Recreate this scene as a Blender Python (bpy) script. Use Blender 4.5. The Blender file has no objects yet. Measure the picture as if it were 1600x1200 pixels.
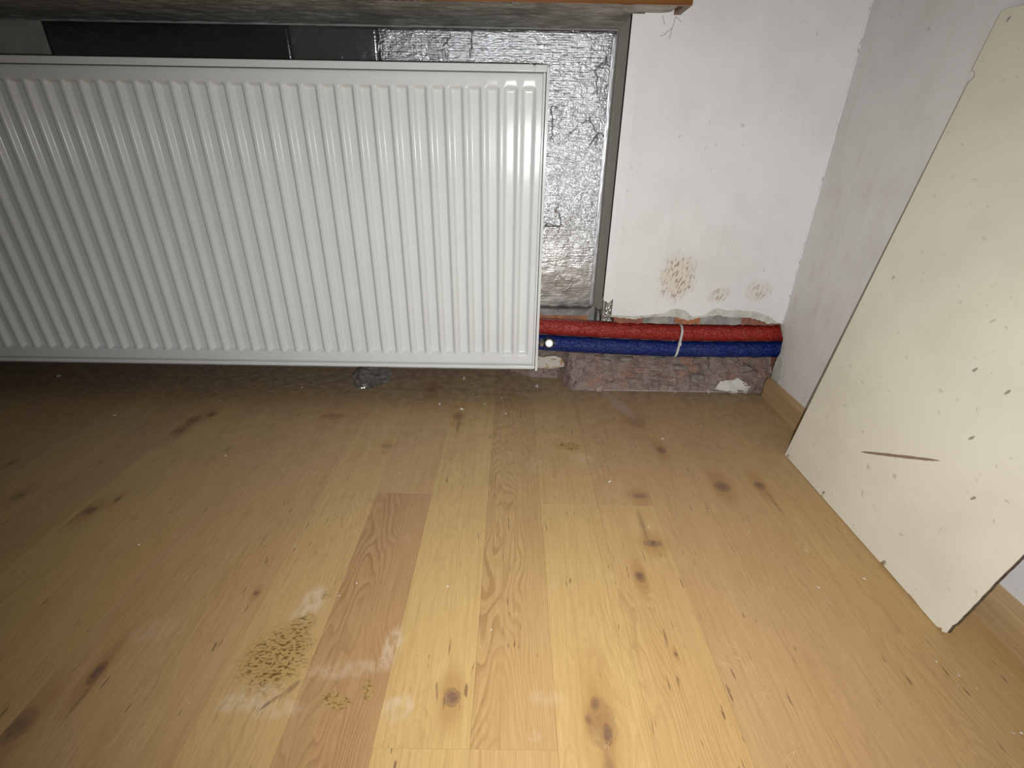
import bpy, bmesh, math, random
from mathutils import Vector, Matrix, noise
from mathutils.geometry import tessellate_polygon

scene = bpy.context.scene
col = scene.collection

# ------------------------------------------------------------------ camera
CAM_H = 0.5512
PITCH, YAW, ROLL = 0.4613, 0.0041, 0.0171
FOCAL_PX = 751.33
cd = bpy.data.cameras.new('camera')
cam = bpy.data.objects.new('camera', cd)
col.objects.link(cam)
scene.camera = cam
cd.sensor_fit = 'HORIZONTAL'
cd.sensor_width = 36.0
cd.lens = 36.0 * FOCAL_PX / 1600.0
cd.clip_start = 0.01
fwd = Vector((math.sin(YAW) * math.cos(PITCH), math.cos(YAW) * math.cos(PITCH), -math.sin(PITCH)))
rgt = Vector((math.cos(YAW), -math.sin(YAW), 0))
upv = rgt.cross(fwd)
r2 = rgt * math.cos(ROLL) + upv * math.sin(ROLL)
u2 = -rgt * math.sin(ROLL) + upv * math.cos(ROLL)
m = Matrix((r2, u2, -fwd)).transposed().to_4x4()
m.translation = (0, 0, CAM_H)
cam.matrix_world = m

# ------------------------------------------------------------------ world: dim unlit room
w = bpy.data.worlds.new('world')
scene.world = w
w.use_nodes = True
w.node_tree.nodes['Background'].inputs[0].default_value = (1.0, 0.98, 0.95, 1)
w.node_tree.nodes['Background'].inputs[1].default_value = 0.03

# ------------------------------------------------------------------ the phone's torch beside the lens
ld = bpy.data.lights.new('phone_torch', 'SPOT')
ld.energy = 32.0
ld.color = (0.995, 0.995, 1.0)
ld.spot_size = math.radians(146)
ld.spot_blend = 1.0
ld.shadow_soft_size = 0.006
torch = bpy.data.objects.new('phone_torch', ld)
col.objects.link(torch)
torch.location = (0.045, 0.0, CAM_H - 0.014)
torch.rotation_euler = (Vector((0.13, 0.86, 0.10)) - torch.location).to_track_quat('-Z', 'Y').to_euler()

scene.view_settings.view_transform = 'Standard'
scene.view_settings.look = 'None'
scene.view_settings.gamma = 1.0
scene.view_settings.use_curve_mapping = False
scene.view_settings.exposure = 0.0

# ================================================================== helpers
class Nodes:
    def __init__(s, name):
        s.mat = bpy.data.materials.new(name)
        s.mat.use_nodes = True
        s.t = s.mat.node_tree
        s.t.nodes.clear()
        s.out = s.t.nodes.new('ShaderNodeOutputMaterial')
        s.b = s.t.nodes.new('ShaderNodeBsdfPrincipled')
        s.t.links.new(s.b.outputs[0], s.out.inputs[0])
        s._p = None
    def put(s, sock, v):
        if isinstance(v, bpy.types.NodeSocket):
            s.t.links.new(v, sock)
        else:
            if hasattr(sock.default_value, '__len__') and not hasattr(v, '__len__'):
                v = (v,) * len(sock.default_value)
            if hasattr(v, '__len__') and len(sock.default_value) == 4 and len(v) == 3:
                v = (*v, 1)
            sock.default_value = v
    @property
    def P(s):
        if s._p is None:
            s._p = s.t.nodes.new('ShaderNodeNewGeometry').outputs['Position']
        return s._p
    def m(s, op, a, b=0.0, c=0.0):
        n = s.t.nodes.new('ShaderNodeMath'); n.operation = op
        s.put(n.inputs[0], a); s.put(n.inputs[1], b); s.put(n.inputs[2], c)
        return n.outputs[0]
    def vm(s, op, a, b=(0, 0, 0)):
        n = s.t.nodes.new('ShaderNodeVectorMath'); n.operation = op
        s.put(n.inputs[0], a); s.put(n.inputs[1], b)
        return n.outputs['Value'] if op in ('LENGTH', 'DOT_PRODUCT') else n.outputs[0]
    def sep(s, v):
        n = s.t.nodes.new('ShaderNodeSeparateXYZ'); s.put(n.inputs[0], v); return n.outputs
    def comb(s, x, y, z):
        n = s.t.nodes.new('ShaderNodeCombineXYZ')
        for i, q in enumerate((x, y, z)): s.put(n.inputs[i], q)
        return n.outputs[0]
    def noise(s, v, scale=1.0, detail=2.0, rough=0.5, dist=0.0, color=False):
        n = s.t.nodes.new('ShaderNodeTexNoise')
        s.put(n.inputs['Vector'], v)
        n.inputs['Scale'].default_value = scale; n.inputs['Detail'].default_value = detail
        n.inputs['Roughness'].default_value = rough; n.inputs['Distortion'].default_value = dist
        return n.outputs['Color'] if color else n.outputs['Fac']
    def voro(s, v, scale=1.0, feature='F1', out='Distance'):
        n = s.t.nodes.new('ShaderNodeTexVoronoi'); n.feature = feature
        s.put(n.inputs['Vector'], v); n.inputs['Scale'].default_value = scale
        return n.outputs[out]
    def mr(s, v, a, b, c=0.0, d=1.0, smooth=True):
        n = s.t.nodes.new('ShaderNodeMapRange')
        n.interpolation_type = 'SMOOTHSTEP' if smooth else 'LINEAR'
        s.put(n.inputs[0], v)
        for i, q in enumerate((a, b, c, d)): n.inputs[i + 1].default_value = q
        return n.outputs[0]
    def mix(s, f, a, b, blend='MIX'):
        n = s.t.nodes.new('ShaderNodeMix'); n.data_type = 'RGBA'; n.blend_type = blend
        s.put(n.inputs[0], f); s.put(n.inputs[6], a); s.put(n.inputs[7], b)
        return n.outputs[2]
    def bump(s, h, strength=0.3, dist=0.001, normal=None):
        n = s.t.nodes.new('ShaderNodeBump')
        n.inputs['Strength'].default_value = strength; n.inputs['Distance'].default_value = dist
        s.put(n.inputs['Height'], h)
        if normal is not None: s.put(n.inputs['Normal'], normal)
        return n.outputs[0]
    def ell(s, p, c, r, ang=0.0, e0=1.0, e1=0.6, wob=None, wobamt=0.5):
        """soft ellipse mask around c (3-vector), radii r; 1 inside"""
        v = s.vm('SUBTRACT', p, c)
        if ang:
            n = s.t.nodes.new('ShaderNodeVectorRotate'); n.rotation_type = 'Z_AXIS'
            s.put(n.inputs['Vector'], v); n.inputs['Angle'].default_value = -ang
            v = n.outputs[0]
        v = s.vm('MULTIPLY', v, tuple(1.0 / q if q else 0.0 for q in r))
        d = s.vm('LENGTH', v)
        if wob is not None:
            d = s.m('ADD', d, s.m('MULTIPLY', s.m('SUBTRACT', wob, 0.5), wobamt * 2))
        return d, s.mr(d, e1, e0, 1.0, 0.0)
    def done(s, color=None, rough=0.5, metal=0.0, spec=0.5, normal=None, **kw):
        if color is not None: s.put(s.b.inputs['Base Color'], color)
        s.put(s.b.inputs['Roughness'], rough); s.put(s.b.inputs['Metallic'], metal)
        s.put(s.b.inputs['Specular IOR Level'], spec)
        if normal is not None: s.put(s.b.inputs['Normal'], normal)
        for k, v in kw.items(): s.put(s.b.inputs[k.replace('_', ' ')], v)
        return s.mat

def link(name, verts, faces, mat, parent=None, smooth=False, label=None, cat=None, group=None, kind=None):
    me = bpy.data.meshes.new(name)
    me.from_pydata([tuple(v) for v in verts], [], faces)
    me.update()
    bm = bmesh.new(); bm.from_mesh(me)
    bmesh.ops.recalc_face_normals(bm, faces=bm.faces)
    bm.to_mesh(me); bm.free()
    if smooth:
        for p in me.polygons: p.use_smooth = True
    me.materials.append(mat)
    o = bpy.data.objects.new(name, me)
    col.objects.link(o)
    if parent is not None: o.parent = parent
    tag(o, label, cat, group, kind)
    return o

def tag(o, label=None, cat=None, group=None, kind=None):
    if label: o['label'] = label
    if cat: o['category'] = cat
    if group: o['group'] = group
    if kind: o['kind'] = kind

def empty(name, label=None, cat=None, group=None, kind=None, loc=(0, 0, 0)):
    o = bpy.data.objects.new(name, None)
    o.empty_display_size = 0.05
    col.objects.link(o)
    tag(o, label, cat, group, kind)
    return o

class MB:
    def __init__(s): s.v = []; s.f = []
    def add(s, v, f):
        n = len(s.v); s.v += [Vector(q) for q in v]; s.f += [tuple(i + n for i in q) for q in f]; return s
    def box(s, x0, x1, y0, y1, z0, z1):
        return s.add([(x0, y0, z0), (x1, y0, z0), (x1, y1, z0), (x0, y1, z0), (x0, y0, z1), (x1, y0, z1), (x1, y1, z1), (x0, y1, z1)],
                     [(0, 3, 2, 1), (4, 5, 6, 7), (0, 1, 5, 4), (1, 2, 6, 5), (2, 3, 7, 6), (3, 0, 4, 7)])
    def bbox(s, x0, x1, y0, y1, z0, z1, c):
        """box with its top edges chamfered by c"""
        v = [(x0, y0, z0), (x1, y0, z0), (x1, y1, z0), (x0, y1, z0),
             (x0, y0, z1 - c), (x1, y0, z1 - c), (x1, y1, z1 - c), (x0, y1, z1 - c),
             (x0 + c, y0 + c, z1), (x1 - c, y0 + c, z1), (x1 - c, y1 - c, z1), (x0 + c, y1 - c, z1)]
        f = [(0, 3, 2, 1), (8, 9, 10, 11)]
        for a in (0, 4):
            for i in range(4):
                j = (i + 1) % 4
                f.append((a + i, a + j, a + 4 + j, a + 4 + i))
        return s.add(v, f)
    def poly(s, pts, fn, d0, d1):
        """2D outline extruded: fn(u, v, d) -> world"""
        n = len(pts)
        tri = tessellate_polygon([[Vector((a, b, 0)) for a, b in pts]])
        v = [fn(a, b, d0) for a, b in pts] + [fn(a, b, d1) for a, b in pts]
        f = [tuple(t) for t in tri] + [tuple(i + n for i in reversed(t)) for t in tri]
        f += [(i, (i + 1) % n, (i + 1) % n + n, i + n) for i in range(n)]
        return s.add(v, f)
    def lathe(s, prof, c, axis, seg=24):
        """prof = [(along, radius)...] around axis through c"""
        ax = Vector(axis).normalized()
        a = ax.orthogonal().normalized(); b = ax.cross(a)
        v = []; f = []
        for t, r in prof:
            for k in range(seg):
                q = 2 * math.pi * k / seg
                v.append(Vector(c) + ax * t + (a * math.cos(q) + b * math.sin(q)) * r)
        for i in range(len(prof) - 1):
            for k in range(seg):
                f.append((i * seg + k, i * seg + (k + 1) % seg, (i + 1) * seg + (k + 1) % seg, (i + 1) * seg + k))
        f.append(tuple(range(seg))); f.append(tuple(range((len(prof) - 1) * seg, len(prof) * seg)))
        return s.add(v, f)
    def tube(s, pts, rad, seg=12, caps=True):
        pts = [Vector(p) for p in pts]; v = []; f = []
        for i, p in enumerate(pts):
            d = (pts[min(i + 1, len(pts) - 1)] - pts[max(i - 1, 0)]).normalized()
            a = d.cross(Vector((0, 0, 1)))
            a = a.normalized() if a.length > 1e-4 else Vector((1, 0, 0))
            b = a.cross(d)
            r = rad(i) if callable(rad) else rad
            for k in range(seg):
                q = 2 * math.pi * k / seg
                v.append(p + (a * math.cos(q) + b * math.sin(q)) * r)
        for i in range(len(pts) - 1):
            for k in range(seg):
                f.append((i * seg + k, i * seg + (k + 1) % seg, (i + 1) * seg + (k + 1) % seg, (i + 1) * seg + k))
        if caps:
            f.append(tuple(range(seg))); f.append(tuple(range((len(pts) - 1) * seg, len(pts) * seg)))
        return s.add(v, f)
    def build(s, name, mat, parent=None, **kw):
        return link(name, s.v, s.f, mat, parent, **kw)

def grid(nx, ny, fn):
    v = [fn(i / (nx - 1), j / (ny - 1)) for j in range(ny) for i in range(nx)]
    f = [(j * nx + i, j * nx + i + 1, (j + 1) * nx + i + 1, (j + 1) * nx + i) for j in range(ny - 1) for i in range(nx - 1)]
    return v, f

def fbm(x, y, z, o=4):
    return noise.fractal(Vector((x, y, z)), 1.0, 2.0, o)

def ragged(pts, amp, step, seed):
    """subdivide an open 2D polyline and jitter it"""
    rr = random.Random(seed); out = []
    for (a, b), (c, d) in zip(pts, pts[1:]):
        n = max(1, int(math.hypot(c - a, d - b) / step))
        for k in range(n):
            t = k / n
            out.append((a + (c - a) * t + rr.uniform(-amp, amp) * (k > 0) * 0.4, b + (d - b) * t + rr.uniform(-amp, amp)))
    out.append(pts[-1])
    return out

# ------------------------------------------------------------------ fixed dimensions of the place (metres)
YW = 1.074        # plaster face of the back wall
XC = 0.635        # face of the right wall
XN = 0.2105       # right reveal of the radiator niche
YN = 1.207        # masonry at the back of the niche
ZS = 0.7664       # underside of the window sill
YF = 1.0795       # where the laminate stops in front of the wall
YFN = 1.150       # where it stops inside the niche
S0, SW = 0.0575, 0.096   # strip raster of the laminate

# ================================================================== materials
def plaster_mat(name, base, grime, seed, smudges=(), axis='XZ', streak=None):
    n = Nodes(name)
    x, y, z = n.sep(n.P)
    q = n.comb(x if axis == 'XZ' else y, z, seed)
    c = n.mix(n.mr(n.noise(q, 7, 5, 0.6), 0.42, 0.72), base, tuple(b * 0.93 for b in base))
    c = n.mix(n.m('MULTIPLY', n.mr(n.noise(n.vm('ADD', q, (3.1, 7.7, 0)), 3.2, 6, 0.65), 0.5, 0.75), 0.45), c, grime)
    # small scattered scuffs
    sp = n.noise(n.vm('MULTIPLY', q, (1, 0.55, 1)), 90, 3, 0.6)
    c = n.mix(n.m('MULTIPLY', n.mr(sp, 0.66, 0.76), 0.5), c, (0.30, 0.27, 0.24))
    vs = n.noise(n.vm('MULTIPLY', q, (34, 3.5, 1)), 1, 4, 0.65)
    c = n.mix(n.m('MULTIPLY', n.mr(vs, 0.5, 0.75), 0.22), c, grime)
    hair = n.noise(n.vm('ADD', q, (0, 0, 3.3)), 55, 2, 0.5, 1.0)
    hm = n.m('MULTIPLY', n.mr(n.m('ABSOLUTE', n.m('SUBTRACT', hair, 0.5)), 0.0, 0.006, 1.0, 0.0), n.mr(n.noise(n.vm('ADD', q, (9, 2, 0)), 16, 1, 0.5), 0.66, 0.70))
    c = n.mix(n.m('MULTIPLY', hm, 0.45), c, (0.28, 0.26, 0.24))
    if streak:
        sv = n.noise(n.vm('MULTIPLY', q, (28, 9, 1)), 1.0, 4, 0.6)
        sm = n.m('MULTIPLY', n.mr(sv, 0.50, 0.74), n.mr(z, 0.0, 0.75, 0.75, 0.25))
        c = n.mix(n.m('MULTIPLY', sm, 0.38), c, streak)
    for (a, b, ra, rb, st, ang) in smudges:
        wob = n.noise(q, 30, 3, 0.6)
        _, mk = n.ell(q, (a, b, seed), (ra, rb, 0), ang, 1.1, 0.55, wob, 0.35)
        qr = n.vm('SUBTRACT', q, (a, b, seed))
        vr = n.t.nodes.new('ShaderNodeVectorRotate'); vr.rotation_type = 'Z_AXIS'
        n.put(vr.inputs['Vector'], qr); vr.inputs['Angle'].default_value = 0.28
        dash = n.noise(n.vm('MULTIPLY', vr.outputs[0], (190, 62, 1)), 1.0, 1.5, 0.5)
        c = n.mix(n.m('MULTIPLY', mk, 0.55 * st), c, (0.66, 0.57, 0.44))
        c = n.mix(n.m('MULTIPLY', n.m('MULTIPLY', mk, n.mr(dash, 0.53, 0.62)), 0.85 * st), c, (0.33, 0.24, 0.16))
    h = n.m('ADD', n.m('MULTIPLY', n.noise(q, 60, 3, 0.6), 0.6), n.m('MULTIPLY', n.noise(q, 320, 2, 0.5), 0.25))
    return n.done(c, 0.62, 0, 0.25, n.bump(h, 0.35, 0.0016))

WALL = plaster_mat('white_wall_paint', (0.77, 0.775, 0.765), (0.62, 0.59, 0.55), 1.0,
                   smudges=[(0.372, 0.290, 0.046, 0.062, 1.0, 0), (0.472, 0.252, 0.028, 0.020, 0.75, 0.3), (0.560, 0.262, 0.034, 0.026, 0.6, 0)])
WALLR = plaster_mat('soiled_white_wall_paint', (0.72, 0.70, 0.68), (0.52, 0.46, 0.41), 5.0, axis='YZ', streak=(0.40, 0.31, 0.26))
REVEAL = plaster_mat('grey_reveal_plaster', (0.66, 0.64, 0.57), (0.54, 0.50, 0.44), 9.0, axis='YZ')

def rough_mat(name, cols, sc, rough=0.85, bs=0.6, bd=0.003):
    n = Nodes(name)
    a = n.noise(n.P, sc, 6, 0.65)
    c = n.mix(n.mr(a, 0.36, 0.62), cols[0], cols[1])
    b = n.noise(n.vm('ADD', n.P, (4.2, 1.7, 9.1)), sc * 0.55, 5, 0.6)
    c = n.mix(n.mr(b, 0.5, 0.66), c, cols[2])
    g = n.noise(n.P, sc * 9, 3, 0.6)
    c = n.mix(n.m('MULTIPLY', n.mr(g, 0.62, 0.72), 0.45), c, tuple(min(1, k * 1.9) for k in cols[1]))
    c = n.mix(n.m('MULTIPLY', n.mr(g, 0.40, 0.30), 0.5), c, tuple(k * 0.4 for k in cols[0]))
    h = n.m('ADD', n.noise(n.P, sc * 2.2, 6, 0.7), n.m('MULTIPLY', g, 0.35))
    return n.done(c, rough, 0, 0.2, n.bump(h, bs, bd))

MORTAR = rough_mat('grey_mortar', [(0.27, 0.26, 0.25), (0.36, 0.35, 0.33), (0.22, 0.21, 0.20)], 30)
BASECOAT = rough_mat('pale_base_plaster', [(0.50, 0.50, 0.44), (0.60, 0.60, 0.54), (0.42, 0.41, 0.36)], 35, bs=0.4)
BRICK = rough_mat('orange_brick', [(0.36, 0.15, 0.075), (0.46, 0.20, 0.10), (0.30, 0.13, 0.08)], 45)
BRICKD = rough_mat('red_brown_brick', [(0.24, 0.10, 0.07), (0.30, 0.14, 0.10), (0.17, 0.08, 0.06)], 45)
RUBBLE = rough_mat('chiselled_masonry', [(0.235, 0.175, 0.148), (0.33, 0.262, 0.228), (0.335, 0.205, 0.155)], 34, bs=0.9, bd=0.005)
FRAG = rough_mat('broken_white_plaster', [(0.62, 0.59, 0.54), (0.72, 0.70, 0.66), (0.50, 0.46, 0.40)], 60, bs=0.5)
FRAGD = rough_mat('dusty_plaster_lump', [(0.42, 0.36, 0.32), (0.52, 0.46, 0.42), (0.34, 0.26, 0.22)], 60, bs=0.5)
CONC = rough_mat('dark_grey_mortar_underside', [(0.34, 0.33, 0.295), (0.46, 0.45, 0.41), (0.25, 0.245, 0.225)], 16, bs=0.7)

def paint_mat():
    n = Nodes('white_radiator_enamel')
    s = n.noise(n.P, 900, 2, 0.5)
    d = n.noise(n.P, 5, 4, 0.6)
    c = n.mix(n.mr(d, 0.4, 0.7), (0.74, 0.765, 0.75), (0.71, 0.73, 0.715))
    return n.done(c, 0.17, 0, 0.22, n.bump(s, 0.04, 0.0004))
ENAMEL = paint_mat()

def foil_mat(name, tint, seed, wr):
    n = Nodes(name)
    x, y, z = n.sep(n.P)
    q = n.comb(x, z, seed)
    weave = n.m('MULTIPLY', n.m('SINE', n.m('MULTIPLY', z, 2 * math.pi / 0.0042)), 0.5)
    weave2 = n.m('MULTIPLY', n.m('SINE', n.m('MULTIPLY', x, 2 * math.pi / 0.0050)), 0.35)
    horiz = n.noise(n.vm('MULTIPLY', q, (40, 240, 1)), 1, 4, 0.6)
    wr1 = n.noise(q, 120, 4, 0.6, 0.6)
    crease = n.voro(n.vm('ADD', n.vm('MULTIPLY', q, (1, 1, 0)), n.vm('MULTIPLY', n.noise(q, 20, 3, 0.6, color=True), (0.05, 0.05, 0))), 15, 'DISTANCE_TO_EDGE')
    cr = n.mr(crease, 0.0, 0.03, 1.0, 0.0)
    big = n.noise(q, 9, 3, 0.5)
    h = n.m('ADD', n.m('ADD', n.m('MULTIPLY', horiz, 1.25), n.m('MULTIPLY', wr1, 1.1)), n.m('MULTIPLY', n.m('ADD', weave, n.m('MULTIPLY', weave2, 0.35)), 0.10))
    h = n.m('ADD', h, n.m('MULTIPLY', n.m('MULTIPLY', cr, n.mr(big, 0.5, 0.6)), 0.8))
    floor_reflection = n.mr(z, 0.17, 0.44, 1.0, 0.0)  # blurred brown-grey reflection of the floor, painted into the lower foil
    dm = n.m('MULTIPLY', floor_reflection, n.mr(n.noise(q, 26, 4, 0.6), 0.3, 0.6, 0.55, 1.0))
    nb = n.bump(n.m('MULTIPLY', big, 1.0), 0.35, 0.02)
    nb2 = n.t.nodes.new('ShaderNodeBump'); nb2.inputs['Distance'].default_value = 0.0017
    n.put(nb2.inputs['Height'], h); n.put(nb2.inputs['Normal'], nb)
    n.put(nb2.inputs['Strength'], n.m('MULTIPLY', n.mr(floor_reflection, 0.1, 0.8, 1.0, 0.30), wr))
    nb = nb2.outputs[0]
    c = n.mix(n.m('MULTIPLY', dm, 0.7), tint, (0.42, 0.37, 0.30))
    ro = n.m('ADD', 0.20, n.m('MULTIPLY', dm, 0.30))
    return n.done(c, ro, 0.93, 0.5, nb)
FOIL = [foil_mat('silver_insulation_foil', (0.50, 0.515, 0.53), 1.0, 0.95),
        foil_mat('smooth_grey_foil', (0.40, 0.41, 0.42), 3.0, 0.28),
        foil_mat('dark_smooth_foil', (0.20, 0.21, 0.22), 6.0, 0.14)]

def pipe_mat(name, base, light):
    n = Nodes(name)
    x, y, z = n.sep(n.P)
    a = n.m('ARCTAN2', n.m('SUBTRACT', y, 1.10), n.m('SUBTRACT', z, 0.15))
    q = n.comb(x, y, z)
    w1 = n.m('SINE', n.m('MULTIPLY', x, 2 * math.pi / 0.0016))
    w2 = n.m('SINE', n.m('MULTIPLY', n.m('ADD', z, n.m('MULTIPLY', y, 0.6)), 2 * math.pi / 0.0015))
    mesh = n.m('MULTIPLY', w1, w2)
    sp = n.noise(n.vm('MULTIPLY', q, (260, 700, 700)), 1, 2, 0.6)
    wr = n.noise(n.vm('MULTIPLY', q, (70, 30, 30)), 1, 3, 0.6)
    c = n.mix(n.m('MULTIPLY', n.mr(sp, 0.52, 0.72), 0.55), base, light)
    c = n.mix(n.m('MULTIPLY', n.mr(wr, 0.40, 0.28), 0.6), c, tuple(k * 0.3 for k in base))
    dust = n.noise(q, 22, 4, 0.6)
    c = n.mix(n.m('MULTIPLY', n.mr(dust, 0.52, 0.75), 0.18), c, tuple(0.5 * k + 0.12 for k in light))
    qq = n.vm('ADD', q, n.vm('MULTIPLY', n.noise(q, 60, 2, 0.5, color=True), (0.012, 0.012, 0.012)))
    ce = n.mr(n.voro(n.vm('MULTIPLY', qq, (0.55, 1, 1)), 62, 'DISTANCE_TO_EDGE'), 0.0, 0.09, 1.0, 0.0)
    sp2 = n.noise(n.vm('MULTIPLY', q, (200, 330, 330)), 1, 2, 0.6)
    c = n.mix(n.m('MULTIPLY', ce, 0.25), c, tuple(k * 0.5 for k in base))
    c = n.mix(n.m('MULTIPLY', n.mr(sp2, 0.55, 0.72), 0.5), c, light)
    h = n.m('ADD', n.m('MULTIPLY', ce, -0.35), n.m('ADD', n.m('MULTIPLY', wr, 1.0), n.m('MULTIPLY', sp2, 0.8)))
    return n.done(c, 0.38, 0, 0.4, n.bump(h, 1.0, 0.003))
RED = pipe_mat('red_insulation_sleeve', (0.285, 0.016, 0.010), (0.54, 0.10, 0.065))
BLUE = pipe_mat('blue_insulation_sleeve', (0.004, 0.016, 0.130), (0.014, 0.055, 0.29))

def simple(name, c, rough=0.5, metal=0.0, spec=0.5, ns=40, nb=0.2, dk=0.75):
    n = Nodes(name)
    f = n.noise(n.P, ns, 4, 0.6)
    cc = n.mix(n.mr(f, 0.4, 0.7), c, tuple(k * dk for k in c))
    return n.done(cc, rough, metal, spec, n.bump(f, nb, 0.001))
TIE = simple('translucent_nylon', (0.62, 0.62, 0.62), 0.35)
CHROME = simple('nickel_plated_brass', (0.62, 0.60, 0.56), 0.25, 0.9)
DARKPL = simple('dark_grey_valve_body', (0.045, 0.045, 0.05), 0.4, 0.3)
CAPW = simple('white_plastic_cap', (0.85, 0.85, 0.84), 0.35)
GALV = simple('galvanised_steel', (0.50, 0.50, 0.48), 0.33, 0.85, nb=0.5, ns=90, dk=0.45)
WHITEPAINT = simple('white_bead_paint', (0.77, 0.775, 0.765), 0.5, nb=0.1, dk=0.95)
DARKEDGE = simple('brown_fibre_edge', (0.14, 0.105, 0.075), 0.9, 0, 0.1, ns=200, nb=0.6, dk=0.5)

def woodgrain_mat(name, light, dark, axis, rough=0.4):
    n = Nodes(name)
    sc = {'x': (2.2, 60, 60), 'y': (60, 2.2, 60)}[axis]
    v = n.vm('MULTIPLY', n.P, sc)
    a = n.noise(v, 1, 4, 0.6, 0.4)
    b = n.noise(n.vm('MULTIPLY', v, (1.5, 1.5, 6)), 2.2, 3, 0.6)
    c = n.mix(n.mr(a, 0.35, 0.68), light, dark)
    c = n.mix(n.m('MULTIPLY', n.mr(b, 0.55, 0.7), 0.4), c, tuple(k * 0.7 for k in dark))
    return n.done(c, rough, 0, 0.4, n.bump(b, 0.1, 0.0005))
SILLWOOD = woodgrain_mat('varnished_brown_wood', (0.235, 0.100, 0.026), (0.150, 0.055, 0.014), 'x', 0.3)
SILLRAW = woodgrain_mat('bare_wood_edge', (0.24, 0.155, 0.11), (0.17, 0.105, 0.075), 'y', 0.7)
BASEWOOD = woodgrain_mat('beige_foil_wood', (0.47, 0.32, 0.165), (0.36, 0.235, 0.115), 'y', 0.4)

def board_mat():
    n = Nodes('cream_board_paint')
    x, y, z = n.sep(n.P)
    q = n.comb(y, z, 2.0)
    a = n.noise(q, 6, 5, 0.6)
    c = n.mix(n.mr(a, 0.4, 0.7), (0.735, 0.70, 0.565), (0.675, 0.635, 0.51))
    sp = n.noise(q, 70, 3, 0.6)
    c = n.mix(n.m('MULTIPLY', n.mr(sp, 0.63, 0.74), 0.6), c, (0.40, 0.355, 0.27))
    fl = n.noise(n.vm('ADD', q, (5, 3, 0)), 30, 2, 0.5)
    c = n.mix(n.m('MULTIPLY', n.mr(fl, 0.745, 0.77), 0.6), c, (0.22, 0.18, 0.13))
    # long brown scratch and a few chipped spots
    def seg(p0, p1, wd, pw):
        nonlocal c
        (a0, b0), (a1, b1) = p0, p1
        L = math.hypot(a1 - a0, b1 - b0); an = math.atan2(b1 - b0, a1 - a0)
        wob = n.noise(q, 45, 3, 0.6)
        _, mk = n.ell(q, ((a0 + a1) / 2, (b0 + b1) / 2, 2.0), (L / 2, wd, 0), an, 1.0, 0.75, wob, 0.35)
        c = n.mix(n.m('MULTIPLY', mk, pw), c, (0.20, 0.125, 0.085))
    def W(e1, e2):
        return (0.806 - e1, 0.995 * e2)
    seg(W(0.148, 0.1115), W(0.283, 0.188), 0.0026, 0.9)
    for e in ((0.010, 0.006), (0.1285, 0.009), (0.284, 0.006), (0.2514, 0.307), (0.2936, 0.232), (0.0492, 0.7085), (0.30, 0.30), (0.335, 0.17)):
        _, mk = n.ell(q, (*W(*e), 2.0), ((0.0032, 0.0045, 0) if e[1] < 0.01 else (0.0020, 0.0044, 0)), 0.5, 1.1, 0.6, n.noise(q, 160, 2, 0.5), 0.6)
        c = n.mix(n.m('MULTIPLY', mk, 0.75), c, (0.16, 0.13, 0.11))
    h = n.m('ADD', n.noise(q, 25, 4, 0.6), n.m('MULTIPLY', fl, 0.4))
    return n.done(c, 0.45, 0, 0.35, n.bump(h, 0.15, 0.001))
BOARD = board_mat()

# ------------------------------------------------------------------ laminate: one tree per strip, sharing these lists
# (x, y, radius across, radius along, strength)
KNOTS = [(-0.0596, 0.3234, 0.0105, 0.0115, 1.0), (0.1030, 0.2988, 0.0175, 0.028, 0.58), (0.0990, 0.3190, 0.0060, 0.0080, 0.8), (0.1075, 0.2880, 0.0050, 0.0120, 0.9), (0.0900, 0.3020, 0.0045, 0.0060, 0.6), (0.1902, 0.4950, 0.0075, 0.0105, 1.0),
         (0.2254, 0.5599, 0.0150, 0.0085, 0.9), (0.3885, 0.7029, 0.0155, 0.0165, 0.9), (0.4590, 0.7064, 0.0108, 0.0135, 0.9),
         (0.3092, 0.8179, 0.0105, 0.0140, 0.9), (0.2827, 0.9312, 0.0232, 0.0309, 0.55), (0.2320, 0.6727, 0.0155, 0.0085, 0.7),
         (-0.1166, 0.9421, 0.0135, 0.0180, 0.75), (-0.2478, 0.8172, 0.0116, 0.0092, 0.5), (-0.6932, 0.9055, 0.0165, 0.0210, 0.8),
         (-0.6681, 0.9329, 0.0098, 0.0111, 0.9), (-0.7017, 0.8631, 0.0150, 0.0165, 0.7), (-0.6900, 0.6152, 0.0104, 0.0120, 0.9),
         (-0.6663, 0.6446, 0.0050, 0.0085, 0.9), (-0.4708, 0.3469, 0.0070, 0.0170, 1.0), (-0.3414, 0.4577, 0.0044, 0.0050, 0.9),
         (-0.5083, 0.2885, 0.0150, 0.0200, 0.8), (-0.3974, 0.9337, 0.0310, 0.0140, 0.45), (-0.8380, 0.6491, 0.0120, 0.0120, 0.6),
         (-0.1959, 1.0733, 0.0143, 0.0176, 0.7), (0.2063, 0.3781, 0.0024, 0.0036, 1.0), (-0.9378, 0.7410, 0.0070, 0.0065, 0.8)]
# dark streaks trailing off some knots
TRAILS = [(0.4640, 0.6600, 0.0050, 0.045), (0.2190, 0.600, 0.006, 0.045), (0.103, 0.245, 0.010, 0.04), (-0.1120, 0.905, 0.006, 0.045), (-0.4660, 0.318, 0.004, 0.030),
          (-0.690, 0.870, 0.006, 0.06), (-0.7005, 0.60, 0.004, 0.05), (-0.0690, 0.385, 0.0012, 0.016), (0.205, 0.535, 0.0012, 0.014), (0.20, 0.40, 0.0016, 0.016), (0.318, 0.327, 0.0014, 0.012), (0.247, 0.487, 0.0014, 0.013)]
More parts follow.
